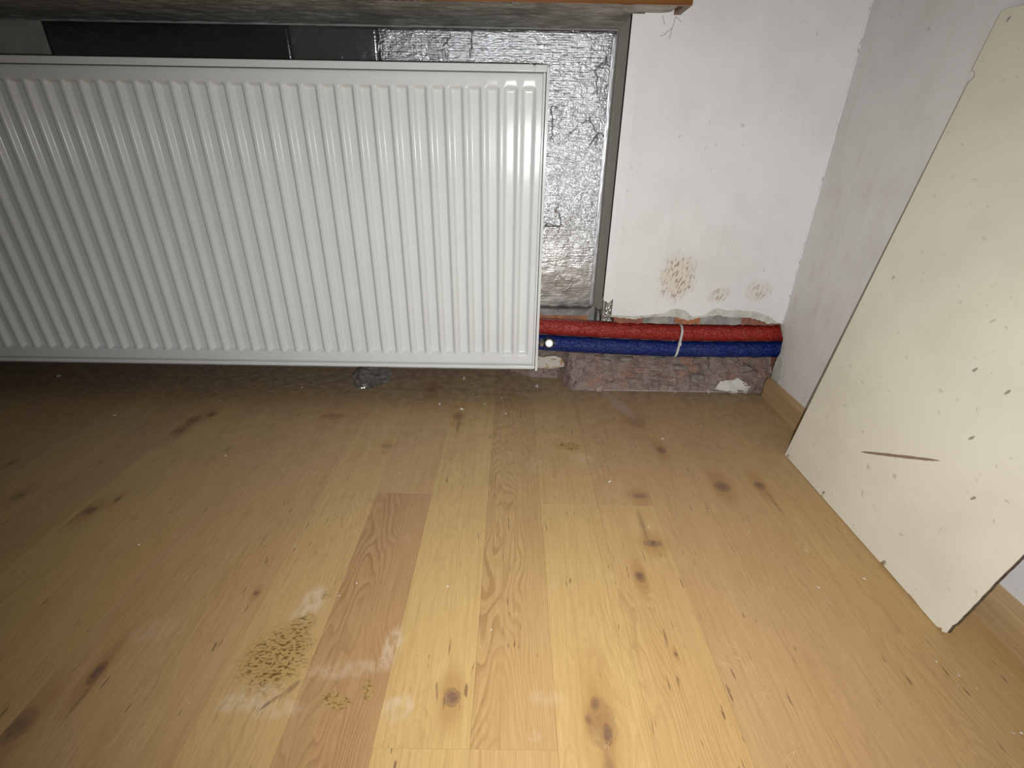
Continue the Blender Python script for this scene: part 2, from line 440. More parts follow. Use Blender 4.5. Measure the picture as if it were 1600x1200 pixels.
# pale rubbed patches (x, y, rx, ry, angle, strength)
SCUFF = [(-0.2600, 0.4430, 0.020, 0.036, -0.25, 0.75), (-0.1400, 0.3820, 0.012, 0.034, -0.15, 0.6), (-0.1850, 0.3530, 0.050, 0.012, 0.1, 0.35),
         (-0.1180, 0.3120, 0.020, 0.015, 0.3, 0.6), (-0.2830, 0.3220, 0.040, 0.017, 0.2, 0.6), (-0.250, 0.3085, 0.034, 0.011, 0.1, 0.4),
         (0.147, 0.785, 0.030, 0.018, 0.0, 0.4), (0.046, 0.3240, 0.024, 0.010, 0.0, 0.22), (0.03, 0.285, 0.010, 0.006, 0, 0.25),
         (0.05, 0.76, 0.02, 0.03, 0, 0.22), (-0.44, 0.40, 0.03, 0.02, 0.3, 0.25)]
# brown soaked-in stains
STAIN = [(-0.2740, 0.3680, 0.042, 0.044, -0.2, 1.0), (-0.2590, 0.4120, 0.016, 0.016, 0, 0.9), (-0.1866, 0.3183, 0.019, 0.010, -0.2, 0.9),
         (-0.1547, 0.3320, 0.007, 0.014, 0.2, 0.8), (0.1210, 0.8269, 0.032, 0.017, 0, 0.9), (-0.245, 0.458, 0.009, 0.010, 0, 0.6)]
TEARS = [(-0.2420, 0.3300, 0.016, 0.0042, 0.95), (-0.258, 0.316, 0.013, 0.0026, 0.8)]

def strip_mat(name, tone, contrast, cathedral, seed, box):
    x0, x1, y0, y1 = box
    n = Nodes(name)
    x, y, z = n.sep(n.P)
    q = n.comb(x, y, 0.0)
    inb = lambda cx, cy, rx, ry, k: x0 - rx * k < cx < x1 + rx * k and y0 - ry * k < cy < y1 + ry * k
    ks = [k for k in KNOTS if x0 <= k[0] < x1 and y0 <= k[1] < y1]
    warp = None; cores = []
    for (cx, cy, rx, ry, st) in ks:
        wob = n.noise(q, 85, 3, 0.6)
        d, core = n.ell(q, (cx, cy, 0), (rx, ry, 0), 0, 1.15, 0.25, wob, 0.55)
        core = n.m('MULTIPLY', core, n.mr(n.noise(n.vm('MULTIPLY', q, (1.6, 1, 1)), 170, 3, 0.6), 0.3, 0.65, 0.68, 1.0))
        d2 = n.vm('LENGTH', n.vm('MULTIPLY', n.vm('SUBTRACT', q, (cx, cy, 0)), (1 / (rx * 1.0), 1 / (ry * 2.2), 0)))
        wv = n.m('MULTIPLY', n.mr(d2, 0.0, 2.6, 1.0, 0.0), rx * 1.5)
        warp = wv if warp is None else n.m('ADD', warp, wv)
        halo = n.mr(d2, 0.7, 2.0, 1.0, 0.0)
        ring = n.m('MULTIPLY', n.m('MULTIPLY', n.mr(d, 0.66, 0.86), n.mr(d, 0.86, 1.05, 1.0, 0.0)), n.mr(wob, 0.35, 0.6))
        cores.append((core, halo, ring, d, st))
    # growth rings: contours of a slowly varying height, stretched along the strip
    xm = (x0 + x1) / 2 + (math.sin(seed * 7.3) * 0.012)
    u = n.m('SUBTRACT', x, xm)
    par = n.m('MULTIPLY', n.m('MULTIPLY', u, u), 9.0 * cathedral)
    nl = n.noise(n.comb(n.m('MULTIPLY', x, 9), n.m('MULTIPLY', y, 2.0), seed * 3.7), 1.0, 3, 0.55)
    ns = n.noise(n.comb(n.m('MULTIPLY', x, 55), n.m('MULTIPLY', y, 13), seed), 1.0, 2, 0.5)
    hgt = n.m('ADD', n.m('ADD', n.m('MULTIPLY', u, 1.0 - 0.7 * min(1, cathedral)), par), n.m('MULTIPLY', nl, 0.10))
    hgt = n.m('ADD', hgt, n.m('MULTIPLY', ns, 0.0062))
    hgt = n.m('ADD', hgt, n.m('MULTIPLY', y, 0.07 * cathedral))
    if warp is not None: hgt = n.m('ADD', hgt, warp)
    fr = n.m('FRACT', n.m('DIVIDE', hgt, 0.0036))
    band = n.m('MULTIPLY', n.mr(fr, 0.15, 0.80), n.mr(fr, 0.86, 1.0, 1.0, 0.0))
    band = n.m('POWER', band, 1.7)
    fr2 = n.m('FRACT', n.m('DIVIDE', hgt, 0.00163))
    band = n.m('ADD', n.m('MULTIPLY', band, 0.8), n.m('MULTIPLY', n.m('MULTIPLY', n.mr(fr2, 0.3, 0.8), n.mr(fr2, 0.85, 1.0, 1.0, 0.0)), 0.28))
    mod = n.mr(n.noise(n.comb(n.m('MULTIPLY', x, 18), n.m('MULTIPLY', y, 3), seed + 5), 1, 2, 0.5), 0.3, 0.7, 0.25, 1.0)
    band = n.m('MULTIPLY', band, mod)
    fib = n.noise(n.comb(n.m('MULTIPLY', x, 620), n.m('MULTIPLY', y, 26), seed), 1, 3, 0.6)
    blot = n.noise(n.comb(n.m('MULTIPLY', x, 14), n.m('MULTIPLY', y, 5), seed + 9), 1, 4, 0.6)
    dk = tuple(a * b for a, b in zip(tone, (0.60, 0.52, 0.44)))
    c = n.mix(n.mr(blot, 0.35, 0.7, 0.0, 0.32), tone, tuple(a * b for a, b in zip(tone, (0.86, 0.78, 0.68))))
    c = n.mix(n.m('MULTIPLY', band, contrast), c, dk)
    c = n.mix(n.mr(fib, 0.35, 0.7, 0.0, 0.26), c, dk)
    stk = n.noise(n.comb(n.m('MULTIPLY', x, 210), n.m('MULTIPLY', y, 5), seed + 7), 1, 3, 0.6)
    c = n.mix(n.mr(stk, 0.45, 0.75, 0.0, 0.30), c, dk)
    fl = n.noise(n.comb(n.m('MULTIPLY', x, 330), n.m('MULTIPLY', y, 38), seed + 2), 1, 1.5, 0.5)
    gate = n.mr(n.noise(n.comb(n.m('MULTIPLY', x, 30), n.m('MULTIPLY', y, 12), seed + 4), 1, 1, 0.5), 0.5, 0.62)
    c = n.mix(n.m('MULTIPLY', n.m('MULTIPLY', n.mr(fl, 0.675, 0.73), gate), 0.8), c, (0.13, 0.075, 0.04))
    # grey building dust; brown-grey tint strengthens towards the wall
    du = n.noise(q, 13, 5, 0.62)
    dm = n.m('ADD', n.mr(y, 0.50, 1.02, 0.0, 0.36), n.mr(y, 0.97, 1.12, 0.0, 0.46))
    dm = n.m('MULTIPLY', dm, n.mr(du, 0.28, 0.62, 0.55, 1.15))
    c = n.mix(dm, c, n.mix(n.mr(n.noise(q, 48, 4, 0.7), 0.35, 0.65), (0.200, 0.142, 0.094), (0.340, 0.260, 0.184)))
    for core, halo, ring, d, st in cores:
        c = n.mix(n.m('MULTIPLY', halo, 0.50 * st), c, tuple(a * b for a, b in zip(tone, (0.60, 0.46, 0.36))))
        c = n.mix(n.m('MULTIPLY', core, 0.96 * st), c, (0.140, 0.078, 0.052))
        c = n.mix(n.m('MULTIPLY', ring, 0.45 * st), c, (0.10, 0.055, 0.038))
    for (cx, cy, rx, ry) in TRAILS:
        if x0 <= cx < x1 and y0 <= cy < y1:
            _, mk = n.ell(q, (cx, cy, 0), (rx, ry, 0), 0, 1.1, 0.1, n.noise(n.vm('MULTIPLY', q, (3, 1, 1)), 60, 2, 0.5), 0.5)
            c = n.mix(n.m('MULTIPLY', mk, 0.8 if rx < 0.002 else 0.5), c, (0.15, 0.085, 0.05))
    # rubbed, stained and dusty areas
    wob = n.noise(q, 42, 4, 0.65)
    gr = n.noise(n.comb(n.m('MULTIPLY', x, 120), n.m('MULTIPLY', y, 60), 1), 1, 3, 0.6)
    for (cx, cy, rx, ry, an, st) in SCUFF:
        if not inb(cx, cy, max(rx, ry), max(rx, ry), 1.4): continue
        _, mk = n.ell(q, (cx, cy, 0), (rx, ry, 0), an, 1.15, 0.5, wob, 0.45)
        c = n.mix(n.m('MULTIPLY', n.m('MULTIPLY', mk, n.mr(gr, 0.36, 0.60, 0.12, 0.9)), st), c, (0.56, 0.44, 0.31))
    for (cx, cy, rx, ry, an, st) in STAIN:
        if not inb(cx, cy, max(rx, ry), max(rx, ry), 1.4): continue
        _, mk = n.ell(q, (cx, cy, 0), (rx, ry, 0), an, 1.15, 0.55, wob, 0.45)
        sp = n.noise(n.comb(n.m('MULTIPLY', x, 170), n.m('MULTIPLY', y, 330), 3), 1, 2, 0.6, 0.5)
        c = n.mix(n.m('MULTIPLY', mk, 0.62 * st), c, (0.36, 0.235, 0.075))
        c = n.mix(n.m('MULTIPLY', n.m('MULTIPLY', mk, n.mr(sp, 0.50, 0.60)), 0.9 * st), c, (0.115, 0.066, 0.016))
    for (cx, cy, rx, ry, an) in TEARS:
        if not inb(cx, cy, rx, rx, 1.4): continue
        _, mk = n.ell(q, (cx, cy, 0), (rx, ry, 0), an, 1.1, 0.5, wob, 0.5)
        c = n.mix(n.m('MULTIPLY', n.m('MULTIPLY', mk, n.mr(gr, 0.35, 0.6, 0.35, 1.0)), 0.75), c, (0.16, 0.09, 0.05))
    # fine pale scratches
    sc = n.noise(n.vm('ADD', n.comb(n.m('ADD', x, n.m('MULTIPLY', y, 0.6)), y, 0), (seed, 0, 0)), 26, 2, 0.5, 1.2)
    scm = n.m('MULTIPLY', n.mr(n.m('ABSOLUTE', n.m('SUBTRACT', sc, 0.5)), 0.0, 0.004, 1.0, 0.0), n.mr(n.noise(q, 12, 2, 0.5), 0.55, 0.65))
    c = n.mix(n.m('MULTIPLY', scm, 0.35), c, (0.70, 0.58, 0.42))
    # spill of pink brick dust in front of the chiselled masonry
    _, sp1 = n.ell(q, (0.262, 1.000, 0), (0.020, 0.085, 0), 0.35, 1.15, 0.35, wob, 0.35)
    c = n.mix(n.m('MULTIPLY', n.m('MULTIPLY', sp1, n.mr(gr, 0.3, 0.6, 0.55, 1.0)), 0.75), c, (0.40, 0.295, 0.24))
    grit = n.noise(q, 420, 1, 0.5)
    c = n.mix(n.m('MULTIPLY', n.mr(grit, 0.74, 0.80), n.mr(y, 0.6, 1.08, 0.12, 0.8)), c, (0.62, 0.55, 0.46))
    ro = n.m('ADD', 0.40, n.m('MULTIPLY', dm, 0.4))
    h = n.m('ADD', n.m('MULTIPLY', fib, 0.5), n.m('MULTIPLY', du, 0.4))
    return n.done(c, ro, 0, 0.35, n.bump(h, 0.10, 0.0005))

# ================================================================== floor
SUB = rough_mat('grey_screed', [(0.20, 0.18, 0.16), (0.26, 0.24, 0.21), (0.15, 0.13, 0.12)], 25)
CORE = simple('fibreboard_core', (0.42, 0.29, 0.14), 0.8, 0, 0.2)
floor = MB().box(-2.3, 1.0, -1.6, 1.30, -0.04, -0.008).build('floor', SUB, label='pale two-strip wood laminate floor with knots, stains and dust', kind='structure')
YMIN = -1.5
PLANK_LEN = 1.285
# first joint (y) of each plank column, counted in strips from the raster origin
JOINT = {-4: 0.6715, -2: 0.2727, 0: 0.6460, 2: 1.02 - 1.285 + 0.06, 4: 0.02, -6: 0.12, -8: 1.05, -10: 0.30, -12: 0.85, -14: 0.55, -16: 0.2, -18: 0.7, -20: 0.4, -22: 0.9}
LT = (0.508, 0.345, 0.142); TAN = (0.460, 0.294, 0.136); BRN = (0.408, 0.248, 0.115); PALE = (0.482, 0.321, 0.138); OR = (0.495, 0.324, 0.136); MID = (0.470, 0.305, 0.132)
# (strip index, segment) -> tone, grain contrast, cathedral amount ; segment 0 is the one by the wall
LOOK = {(-4, 0): (PALE, 0.25, 0.2), (-3, 0): (TAN, 0.30, 0.3), (-4, 1): (PALE, 0.25, 0.2), (-3, 1): (BRN, 0.72, 0.9),
        (-2, 0): (LT, 0.22, 0.8), (-1, 0): (MID, 0.95, 1.1), (-2, 1): (LT, 0.25, 0.5), (-1, 1): (PALE, 0.4, 0.6),
        (0, 0): (PALE, 0.25, 0.4), (1, 0): (TAN, 0.30, 0.6), (0, 1): (LT, 0.35, 0.9), (1, 1): (OR, 0.40, 0.5),
        (2, 0): (TAN, 0.30, 0.5), (3, 0): (TAN, 0.28, 0.3), (2, 1): (OR, 0.3, 0.3), (3, 1): (TAN, 0.3, 0.3),
        (-5, 0): (TAN, 0.35, 0.5), (-6, 0): (TAN, 0.35, 0.3), (-8, 0): (TAN, 0.4, 0.4), (-7, 0): (TAN, 0.4, 0.5)}
XADJ = {-1: 0.003, 0: -0.003}
def sx(i): return S0 + i * SW + XADJ.get(i, 0.0)
rt = random.Random(5)
for k in range(-22, 6, 2):
    cuts = [JOINT[k]]
    while cuts[-1] > YMIN: cuts.append(cuts[-1] - PLANK_LEN)
    tops = [None] + cuts
    for si, (ty, by) in enumerate(zip([9] + cuts[:-1], cuts)):
        by = max(by, YMIN)
        if ty <= by: continue
        segs = []
        for i in (k, k + 1):
            xa, xb = sx(i), min(sx(i + 1), XC + 0.004)
            end = 1.197 if xb < 0.058 else (YFN if xb < 0.16 else YF)
            segs.append((i, xa, xb, by, min(ty, end)))
        core = MB()
        g = 0.00006
        for (i, xa, xb, ya, yb) in segs:
            core.box(xa + (g if i == k else 0), xb - (g if i != k else 0), ya + g, yb - g, -0.008, -0.0011)
        plank = core.build('plank', CORE, floor)
        for (i, xa, xb, ya, yb) in segs:
            tone, con, cat = LOOK.get((i, si), (rt.choice((TAN, TAN, MID, PALE)), rt.uniform(0.25, 0.45), rt.uniform(0.2, 0.8)))
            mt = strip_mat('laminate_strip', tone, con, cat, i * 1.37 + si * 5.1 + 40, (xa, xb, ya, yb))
            a0 = g if i == k else 0.00008; a1 = g if i != k else 0.00008
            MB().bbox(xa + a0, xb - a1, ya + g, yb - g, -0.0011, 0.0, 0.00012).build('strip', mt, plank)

# ================================================================== back wall
wall = MB()
wall.box(-2.3, XN + 0.02, YN, YN + 0.12, -0.04, 1.6)                     # niche back
wall.box(XN + 0.004, 1.0, YW + 0.0165, YN + 0.12, 0.190, 1.6)             # pier beside the niche
wall.box(XN + 0.006, 1.0, 1.165, YN + 0.12, -0.04, 0.190)                 # back of the pipe chase
wall_back = wall.build('wall_back', MORTAR, label='white plastered back wall with radiator niche and open pipe chase', kind='structure')

skin_b = [(0.2330, 0.2010), (0.2578, 0.1997), (0.2938, 0.1987), (0.3231, 0.2023), (0.3552, 0.2067), (0.3686, 0.2154), (0.3844, 0.2188), (0.4047, 0.213),
          (0.4205, 0.1993), (0.4481, 0.2033), (0.4647, 0.217), (0.4771, 0.2218), (0.4946, 0.216), (0.5255, 0.2174), (0.5648, 0.214), (0.6001, 0.2038), (0.6203, 0.1893), (0.6400, 0.186)]
base_b = [(0.2330, 0.1956), (0.2864, 0.1901), (0.3303, 0.1971), (0.372, 0.1986), (0.4155, 0.1891), (0.4353, 0.1957), (0.4496, 0.1985), (0.4818, 0.2027),
          (0.5111, 0.1985), (0.5547, 0.1977), (0.5782, 0.1934), (0.6029, 0.1848), (0.6480, 0.1847)]
o = ragged(skin_b, 0.0007, 0.004, 3) + [(0.640, 1.6), (0.2330, 1.6)]
MB().poly(o, lambda a, b, d: (a, d, b), YW, YW + 0.003).build('plaster_skin', WALL, wall_back)
o = ragged(base_b, 0.0012, 0.004, 4) + [(0.648, 1.6), (0.2330, 1.6)]
MB().poly(o, lambda a, b, d: (a, d, b), YW + 0.0031, YW + 0.0135).build('base_coat', BASECOAT, wall_back)
# painted edge strip over the corner bead, and the side of the niche
o = [(XN, 0.236), (0.2185, 0.232), (0.2225, 0.2285), (0.2265, 0.233), (0.2329, 0.239), (0.2329, ZS), (XN, ZS)]
MB().poly(o, lambda a, b, d: (a, d, b), YW - 0.0003, YW + 0.0135).build('edge_plaster', WHITEPAINT, wall_back)
o = ragged([(YW, 0.2350), (YW + 0.004, 0.215), (YW + 0.03, 0.208), (YW + 0.06, 0.196), (YW + 0.10, 0.188), (YN, 0.182)], 0.002, 0.008, 8) + [(YN, ZS), (YW, ZS)]
MB().poly(o, lambda a, b, d: (XN + d, a, b), 0.0, 0.0039).build('reveal_plaster', REVEAL, wall_back)
# plaster of the window reveal above the sill
MB().box(-2.3, XN + 0.0035, YN - 0.008, YN - 0.0002, 0.8125, 1.6).build('window_plaster', WHITEPAINT, wall_back)
MB().box(XN, XN + 0.0039, YW, YN - 0.0081, 0.8125, 1.6).build('window_reveal', WHITEPAINT, wall_back)
MB().box(XN, 0.2329, YW - 0.0003, YW + 0.0135, 0.8125, 1.6).build('edge_plaster', WHITEPAINT, wall_back)
# bare metal foot of the corner bead
bead = MB()
v, f = grid(14, 30, lambda a, b: (XN + 0.0008 + 0.0205 * a + 0.0012 * fbm(a * 4, b * 7, 1), YW + 0.0015 + 0.0030 * fbm(a * 5, b * 9, 2) + 0.002, 0.186 + 0.055 * b + 0.002 * fbm(a * 6, 0, 3)))
bead.add(v, f)
v, f = grid(8, 30, lambda a, b: (XN + 0.0008 + 0.002 * fbm(a * 3, b * 7, 5), YW + 0.003 + 0.018 * a, 0.186 + 0.055 * b + 0.012 * a + 0.002 * fbm(a * 6, 1, 3)))
bead.add(v, f)
bead.lathe([(0, 0.0016), (0.055, 0.0016)], (XN + 0.001, YW + 0.0012, 0.184), (0, 0, 1), 8)
bead.build('corner_bead', GALV, wall_back, label='bare galvanised foot of the corner bead')

# broken brick ends above the pipes
def lump_box(name, x0, x1, y0, y1, z0, z1, mat, parent, amp=0.003, seed=0, nx=14, nz=6, **kw):
    mb = MB()
    sx_, sy_, sz_ = (x1 - x0), (y1 - y0), (z1 - z0)
    v, f = grid(nx, nz, lambda a, b: (x0 + sx_ * a, y0 - amp * fbm(a * sx_ * 60 + seed, b * sz_ * 60, seed) - amp * 0.5, z0 + sz_ * b + amp * (b - 0.5) * 1.2 * fbm(a * sx_ * 40, seed, 3) - (1 - b) * amp * (0.8 + 1.2 * fbm(a * sx_ * 90, seed, 7))))
    n0 = len(v)
    v += [(x0, y1, z0), (x1, y1, z0), (x1, y1, z1), (x0, y1, z1)]
    f += [tuple([n0 + 1, n0] + list(range(0, nx))), tuple([n0 + 3, n0 + 2] + list(range(nx * nz - 1, nx * (nz - 1) - 1, -1))),
          tuple([n0, n0 + 3] + [j * nx for j in range(nz - 1, -1, -1)]), tuple([n0 + 2, n0 + 1] + [j * nx + nx - 1 for j in range(nz)]), (n0, n0 + 1, n0 + 2, n0 + 3)]
    mb.add(v, f)
    return mb.build(name, mat, parent, **kw)
lump_box('brick', 0.243, 0.312, YW + 0.0150, 1.15, 0.1795, 0.205, BRICKD, wall_back, 0.003, 1)
lump_box('brick', 0.386, 0.447, YW + 0.0150, 1.15, 0.1795, 0.212, BRICK, wall_back, 0.003, 5)
lump_box('brick', 0.545, 0.640, YW + 0.0150, 1.15, 0.1795, 0.212, BRICKD, wall_back, 0.003, 9)
lump_box('mortar_bed', 0.3125, 0.3855, YW + 0.0150, 1.15, 0.1795, 0.207, MORTAR, wall_back, 0.003, 13)
lump_box('mortar_bed', 0.4475, 0.5445, YW + 0.0150, 1.15, 0.1795, 0.210, MORTAR, wall_back, 0.003, 17)
lump_box('brick', -0.045, 0.196, YN - 0.017, YN, 0.142, 0.1635, BRICK, wall_back, 0.003, 21, nx=40)
lump_box('brick', -0.32, -0.056, YN - 0.017, YN, 0.142, 0.1635, BRICK, wall_back, 0.003, 25, nx=40)
lump_box('mortar_bed', -0.32, 0.20, YN - 0.021, YN, 0.116, 0.1412, MORTAR, wall_back, 0.003, 29, nx=60)
lump_box('mortar_bed', -0.32, 0.20, YN - 0.019, YN, 0.1642, 0.176, MORTAR, wall_back, 0.003, 33, nx=60)

# chiselled masonry below the pipes
def ledge(a, b):
    X = 0.0 + 0.67 * a
    s = min(1, max(0, (X - 0.122) / 0.036)); s = s * s * (3 - 2 * s)
    yb = 1.150 + (1.0815 - 1.150) * s + 0.038 * max(0, 1 - X / 0.055) * (X < 0.055)
    yt = 1.185 + (1.116 - 1.185) * s
    lo = min(1, max(0, (X + 0.02) / 0.10)); lo = lo * lo * (3 - 2 * lo)
    zt = (0.083 + 0.006 * (1 - s)) * (0.30 + 0.70 * lo) + 0.004 * fbm(X * 20, 0, 1)
    if b < 0.72:
        t = b / 0.72
        tt = t + 0.10 * math.sin(t * 9 + X * 13) * t * (1 - t)
        Y = yb + (yt - yb) * (0.30 * tt + 0.70 * tt ** 2.2); Z = -0.006 + (zt + 0.006) * tt ** 0.92
    else:
        t = (b - 0.72) / 0.28
        Y = yt + (1.205 - yt) * t; Z = zt + 0.004 * t
    k = min(1, b * 8) * (1 - 0.6 * max(0, (b - 0.72) / 0.28))
    lay = fbm(X * 11, Y * 18, Z * 55, 5)
    blk = noise.cell(Vector((X * 24 + 0.35 * lay, Z * 38 + 0.4 * lay, 2.3)))
    rid = abs(fbm(X * 30, Y * 40, Z * 40, 4))
    Y -= k * (0.012 * lay + 0.010 * blk - 0.010 * rid)
    Z += k * (0.004 * fbm(X * 50, Y * 50, 7, 4))
    return (X, max(Y, yb + 0.0005), Z)
v, f = grid(330, 84, ledge)
ledge_o = link('rubble_ledge', v, f, RUBBLE, wall_back, smooth=False, label='chiselled reddish brown masonry below the pipes')
ledge_o['kind'] = 'stuff'

# larger split stones and brick stubs standing proud of the chiselled face
STONEM = [rough_mat('split_reddish_stone', [(0.27, 0.175, 0.140), (0.38, 0.285, 0.240), (0.34, 0.175, 0.125)], 60, bs=0.8),
          rough_mat('split_grey_stone', [(0.22, 0.175, 0.150), (0.31, 0.262, 0.235), (0.27, 0.20, 0.165)], 60, bs=0.8)]
rs = random.Random(17)
for (X, Z, L, H, k) in [(0.245, 0.030, 0.040, 0.024, 0), (0.318, 0.018, 0.046, 0.016, 0), (0.330, 0.050, 0.050, 0.016, 0), (0.400, 0.022, 0.040, 0.020, 0), (0.425, 0.056, 0.044, 0.014, 1), (0.475, 0.030, 0.036, 0.026, 1),
                        (0.520, 0.062, 0.045, 0.013, 1), (0.590, 0.058, 0.040, 0.016, 1), (0.235, 0.066, 0.040, 0.014, 1), (0.290, 0.076, 0.036, 0.010, 1), (0.375, 0.076, 0.036, 0.010, 1), (0.620, 0.036, 0.026, 0.020, 0), (0.195, 0.050, 0.026, 0.020, 1), (0.150, 0.030, 0.026, 0.018, 1)]:
    yb = 1.098 + 0.30 * max(0.0, Z - 0.03) + (0.030 if X < 0.17 else 0)
    bm = bmesh.new()
    for _ in range(26):
        d = Vector((rs.gauss(0, 1), rs.gauss(0, 1), rs.gauss(0, 1))).normalized()
        a = [math.copysign(abs(t) ** 0.55, t) for t in d]
        bm.verts.new((X + a[0] * L * 0.55 * rs.uniform(0.85, 1.05), yb + a[1] * 0.013 * rs.uniform(0.8, 1.05), Z + a[2] * H * 0.55 * rs.uniform(0.8, 1.05) + 0.06 * a[0] * L * rs.uniform(-1, 1)))
    r = bmesh.ops.convex_hull(bm, input=bm.verts)
    bmesh.ops.delete(bm, geom=[q for q in set(r['geom_interior']) | set(r['geom_unused']) if isinstance(q, bmesh.types.BMVert)], context='VERTS')
    bmesh.ops.subdivide_edges(bm, edges=bm.edges[:], cuts=3, use_grid_fill=True)
    for q in bm.verts:
        c = q.co
        c.y -= 0.0035 * fbm(c.x * 70, c.z * 160, 3.3, 4); c.z += 0.0018 * fbm(c.x * 60, c.z * 60, 8.1, 3)
    me = bpy.data.meshes.new('stone'); bm.to_mesh(me); bm.free(); me.materials.append(STONEM[k])
    so = bpy.data.objects.new('stone', me); col.objects.link(so); so.parent = wall_back

# ================================================================== right wall
hole = [(1.100, 0.1845), (1.0846, 0.1819), (1.0656, 0.1633), (1.0563, 0.1572), (1.0539, 0.1356), (1.0507, 0.1239), (1.0587, 0.1041), (1.0619, 0.0774), (1.0604, 0.0593), (1.058, 0.0)]
chip = [(1.0735, 0.1905), (1.066, 0.1835), (1.044, 0.1508), (1.037, 0.1264), (1.0342, 0.1098), (1.021, 0.0718), (1.0287, 0.0506), (1.030, 0.0)]
wr = MB()
wr.box(XC + 0.0125, 1.0, -1.6, 1.045, -0.04, 1.6)
wr.box(XC + 0.0125, 1.0, 1.045, YN, 0.20, 1.6)
wr.box(0.80, 1.0, 1.045, YN, -0.04, 0.20)
wall_right = wr.build('wall_right', MORTAR, label='soiled white right wall with plaster broken away at the corner', kind='structure')
o = ragged(hole, 0.0012, 0.004, 11) + [(-1.6, 0.0), (-1.6, 1.6), (1.100, 1.6)]
MB().poly(o, lambda a, b, d: (d, a, b), XC + 0.0012, XC + 0.0125).build('base_coat', BASECOAT, wall_right)
o = ragged(chip, 0.0006, 0.004, 12) + [(-1.6, 0.0), (-1.6, 1.6), (YW, 1.6)]
MB().poly(o, lambda a, b, d: (d, a, b), XC, XC + 0.0012).build('plaster_skin', WALLR, wall_right)
lump_box('brick', 0.66, 0.80, 1.10, 1.165, 0.02, 0.095, BRICKD, wall_right, 0.004, 41)

# uneven bead of filler in the corner of the two walls
pts = [(XC + 0.0004 + 0.0002 * fbm(k * 0.07, 1, 2), YW + 0.0004 + 0.0002 * fbm(k * 0.06, 4, 2), 0.192 + 1.40 * k / 300) for k in range(301)]
MB().tube(pts, lambda i: 0.0030 + 0.0003 * fbm(i * 0.12, 7, 1), 10).build('corner_filler', WHITEPAINT, wall_right, smooth=True)

# skirting along the right wall
prof = [(0.0, 0.0), (-0.0115, 0.0), (-0.0115, 0.040), (-0.0100, 0.047), (-0.0060, 0.0525), (0.0, 0.0540)]
mb = MB(); n = len(prof)
ys = (1.058, -1.6)
mb.add([(XC - 0.0002 + a, y, b + 0.0002) for y in ys for a, b in prof], [tuple(range(n)), tuple(range(2 * n - 1, n - 1, -1))] + [(i, (i + 1) % n, (i + 1) % n + n, i + n) for i in range(n)])
mb.build('baseboard_right', BASEWOOD, label='beige wood-look skirting along the right wall behind the cream board', kind='structure')

# added pale strip imitating the lit chamfer along the cut laminate end
edge_strip = MB()
v, f = grid(120, 4, lambda a, b: (0.196 + 0.405 * a, YF + 0.0004 + 0.0022 * b + 0.0006 * fbm(a * 40, b, 2), -0.001 + (0.0030 + 0.0012 * fbm(a * 60, 0, 5)) * math.sin(math.pi * min(1, 0.15 + b * 0.8))))
edge_strip.add(v, f)
edge_strip.build('lit_edge_1', FRAGD, label='thin pale added strip imitating the lit cut edge of the laminate', kind='structure')

# ================================================================== window sill
sill = empty('window_sill', 'brown varnished window sill over the radiator niche', 'window sill')
v, f = grid(260, 24, lambda a, b: (-2.2 + 2.479 * a, 1.0145 + (YN - 0.0005 - 1.0145) * b, ZS + 0.0006 + 0.0022 * fbm(a * 60, b * 9, 2) + 0.0025 * min(1, 0 + max(0, 1 - abs(a * 2.479 - 2.479) * 80))))
n0 = len(v); nx, ny = 260, 24
v += [(-2.2, 1.0145, 0.795), (0.279, 1.0145, 0.795), (0.279, YN - 0.0005, 0.795), (-2.2, YN - 0.0005, 0.795)]
f += [tuple([n0 + 1, n0] + list(range(nx))), (n0, n0 + 1, n0 + 2, n0 + 3), tuple([n0 + 2, n0 + 1] + [j * nx + nx - 1 for j in range(ny)]), tuple([n0, n0 + 3] + [j * nx for j in range(ny - 1, -1, -1)]),
      tuple([n0 + 3, n0 + 2] + list(range(nx * ny - 1, nx * (ny - 1) - 1, -1)))]
link('slab', v, f, CONC, sill, label='grey mortar underside of the sill')
MB().bbox(-2.2, 0.2965, 1.0075, 1.0142, ZS - 0.0005, 0.812, 0.002).build('front_board', SILLWOOD, sill)
MB().box(0.2845, 0.2963, 1.0143, YW - 0.0003, ZS - 0.0008, 0.812).build('end_board', SILLRAW, sill)
MB().box(-2.2, 0.2842, 1.0143, YN - 0.001, 0.7955, 0.812).build('top_board', SILLWOOD, sill)

# ================================================================== foil-faced insulation in the niche
def foil_sheet(x0, x1, z0, z1, mat, label, seed, amp):
    nx = max(20, int((x1 - x0) / 0.006)); nz = 90
    y0 = YN - 0.0075
    def fn(a, b):
        X = x0 + (x1 - x0) * a; Z = z0 + (z1 - z0) * b
        d = amp * (fbm(X * 14, Z * 14, seed, 4) + 0.35 * fbm(X * 45, Z * 60, seed + 3, 3))
        if b < 0.02: Z += 0.003 * fbm(X * 50, seed, 1); d += 0.0008
        return (X, y0 - abs(d), Z)
    v, f = grid(nx, nz, fn)
    n0 = len(v)
    v += [(x0, YN - 0.0002, z0), (x1, YN - 0.0002, z0), (x1, YN - 0.0002, z1), (x0, YN - 0.0002, z1)]
    f += [tuple([n0 + 1, n0] + list(range(nx))), (n0, n0 + 1, n0 + 2, n0 + 3), tuple([n0 + 2, n0 + 1] + [j * nx + nx - 1 for j in range(nz)]),
          tuple([n0, n0 + 3] + [j * nx for j in range(nz - 1, -1, -1)]), tuple([n0 + 3, n0 + 2] + list(range(nx * nz - 1, nx * (nz - 1) - 1, -1)))]
    return link('foil_sheet', v, f, mat, None, smooth=True, label=label, cat='insulation foil', group='foil sheets lining the radiator niche')
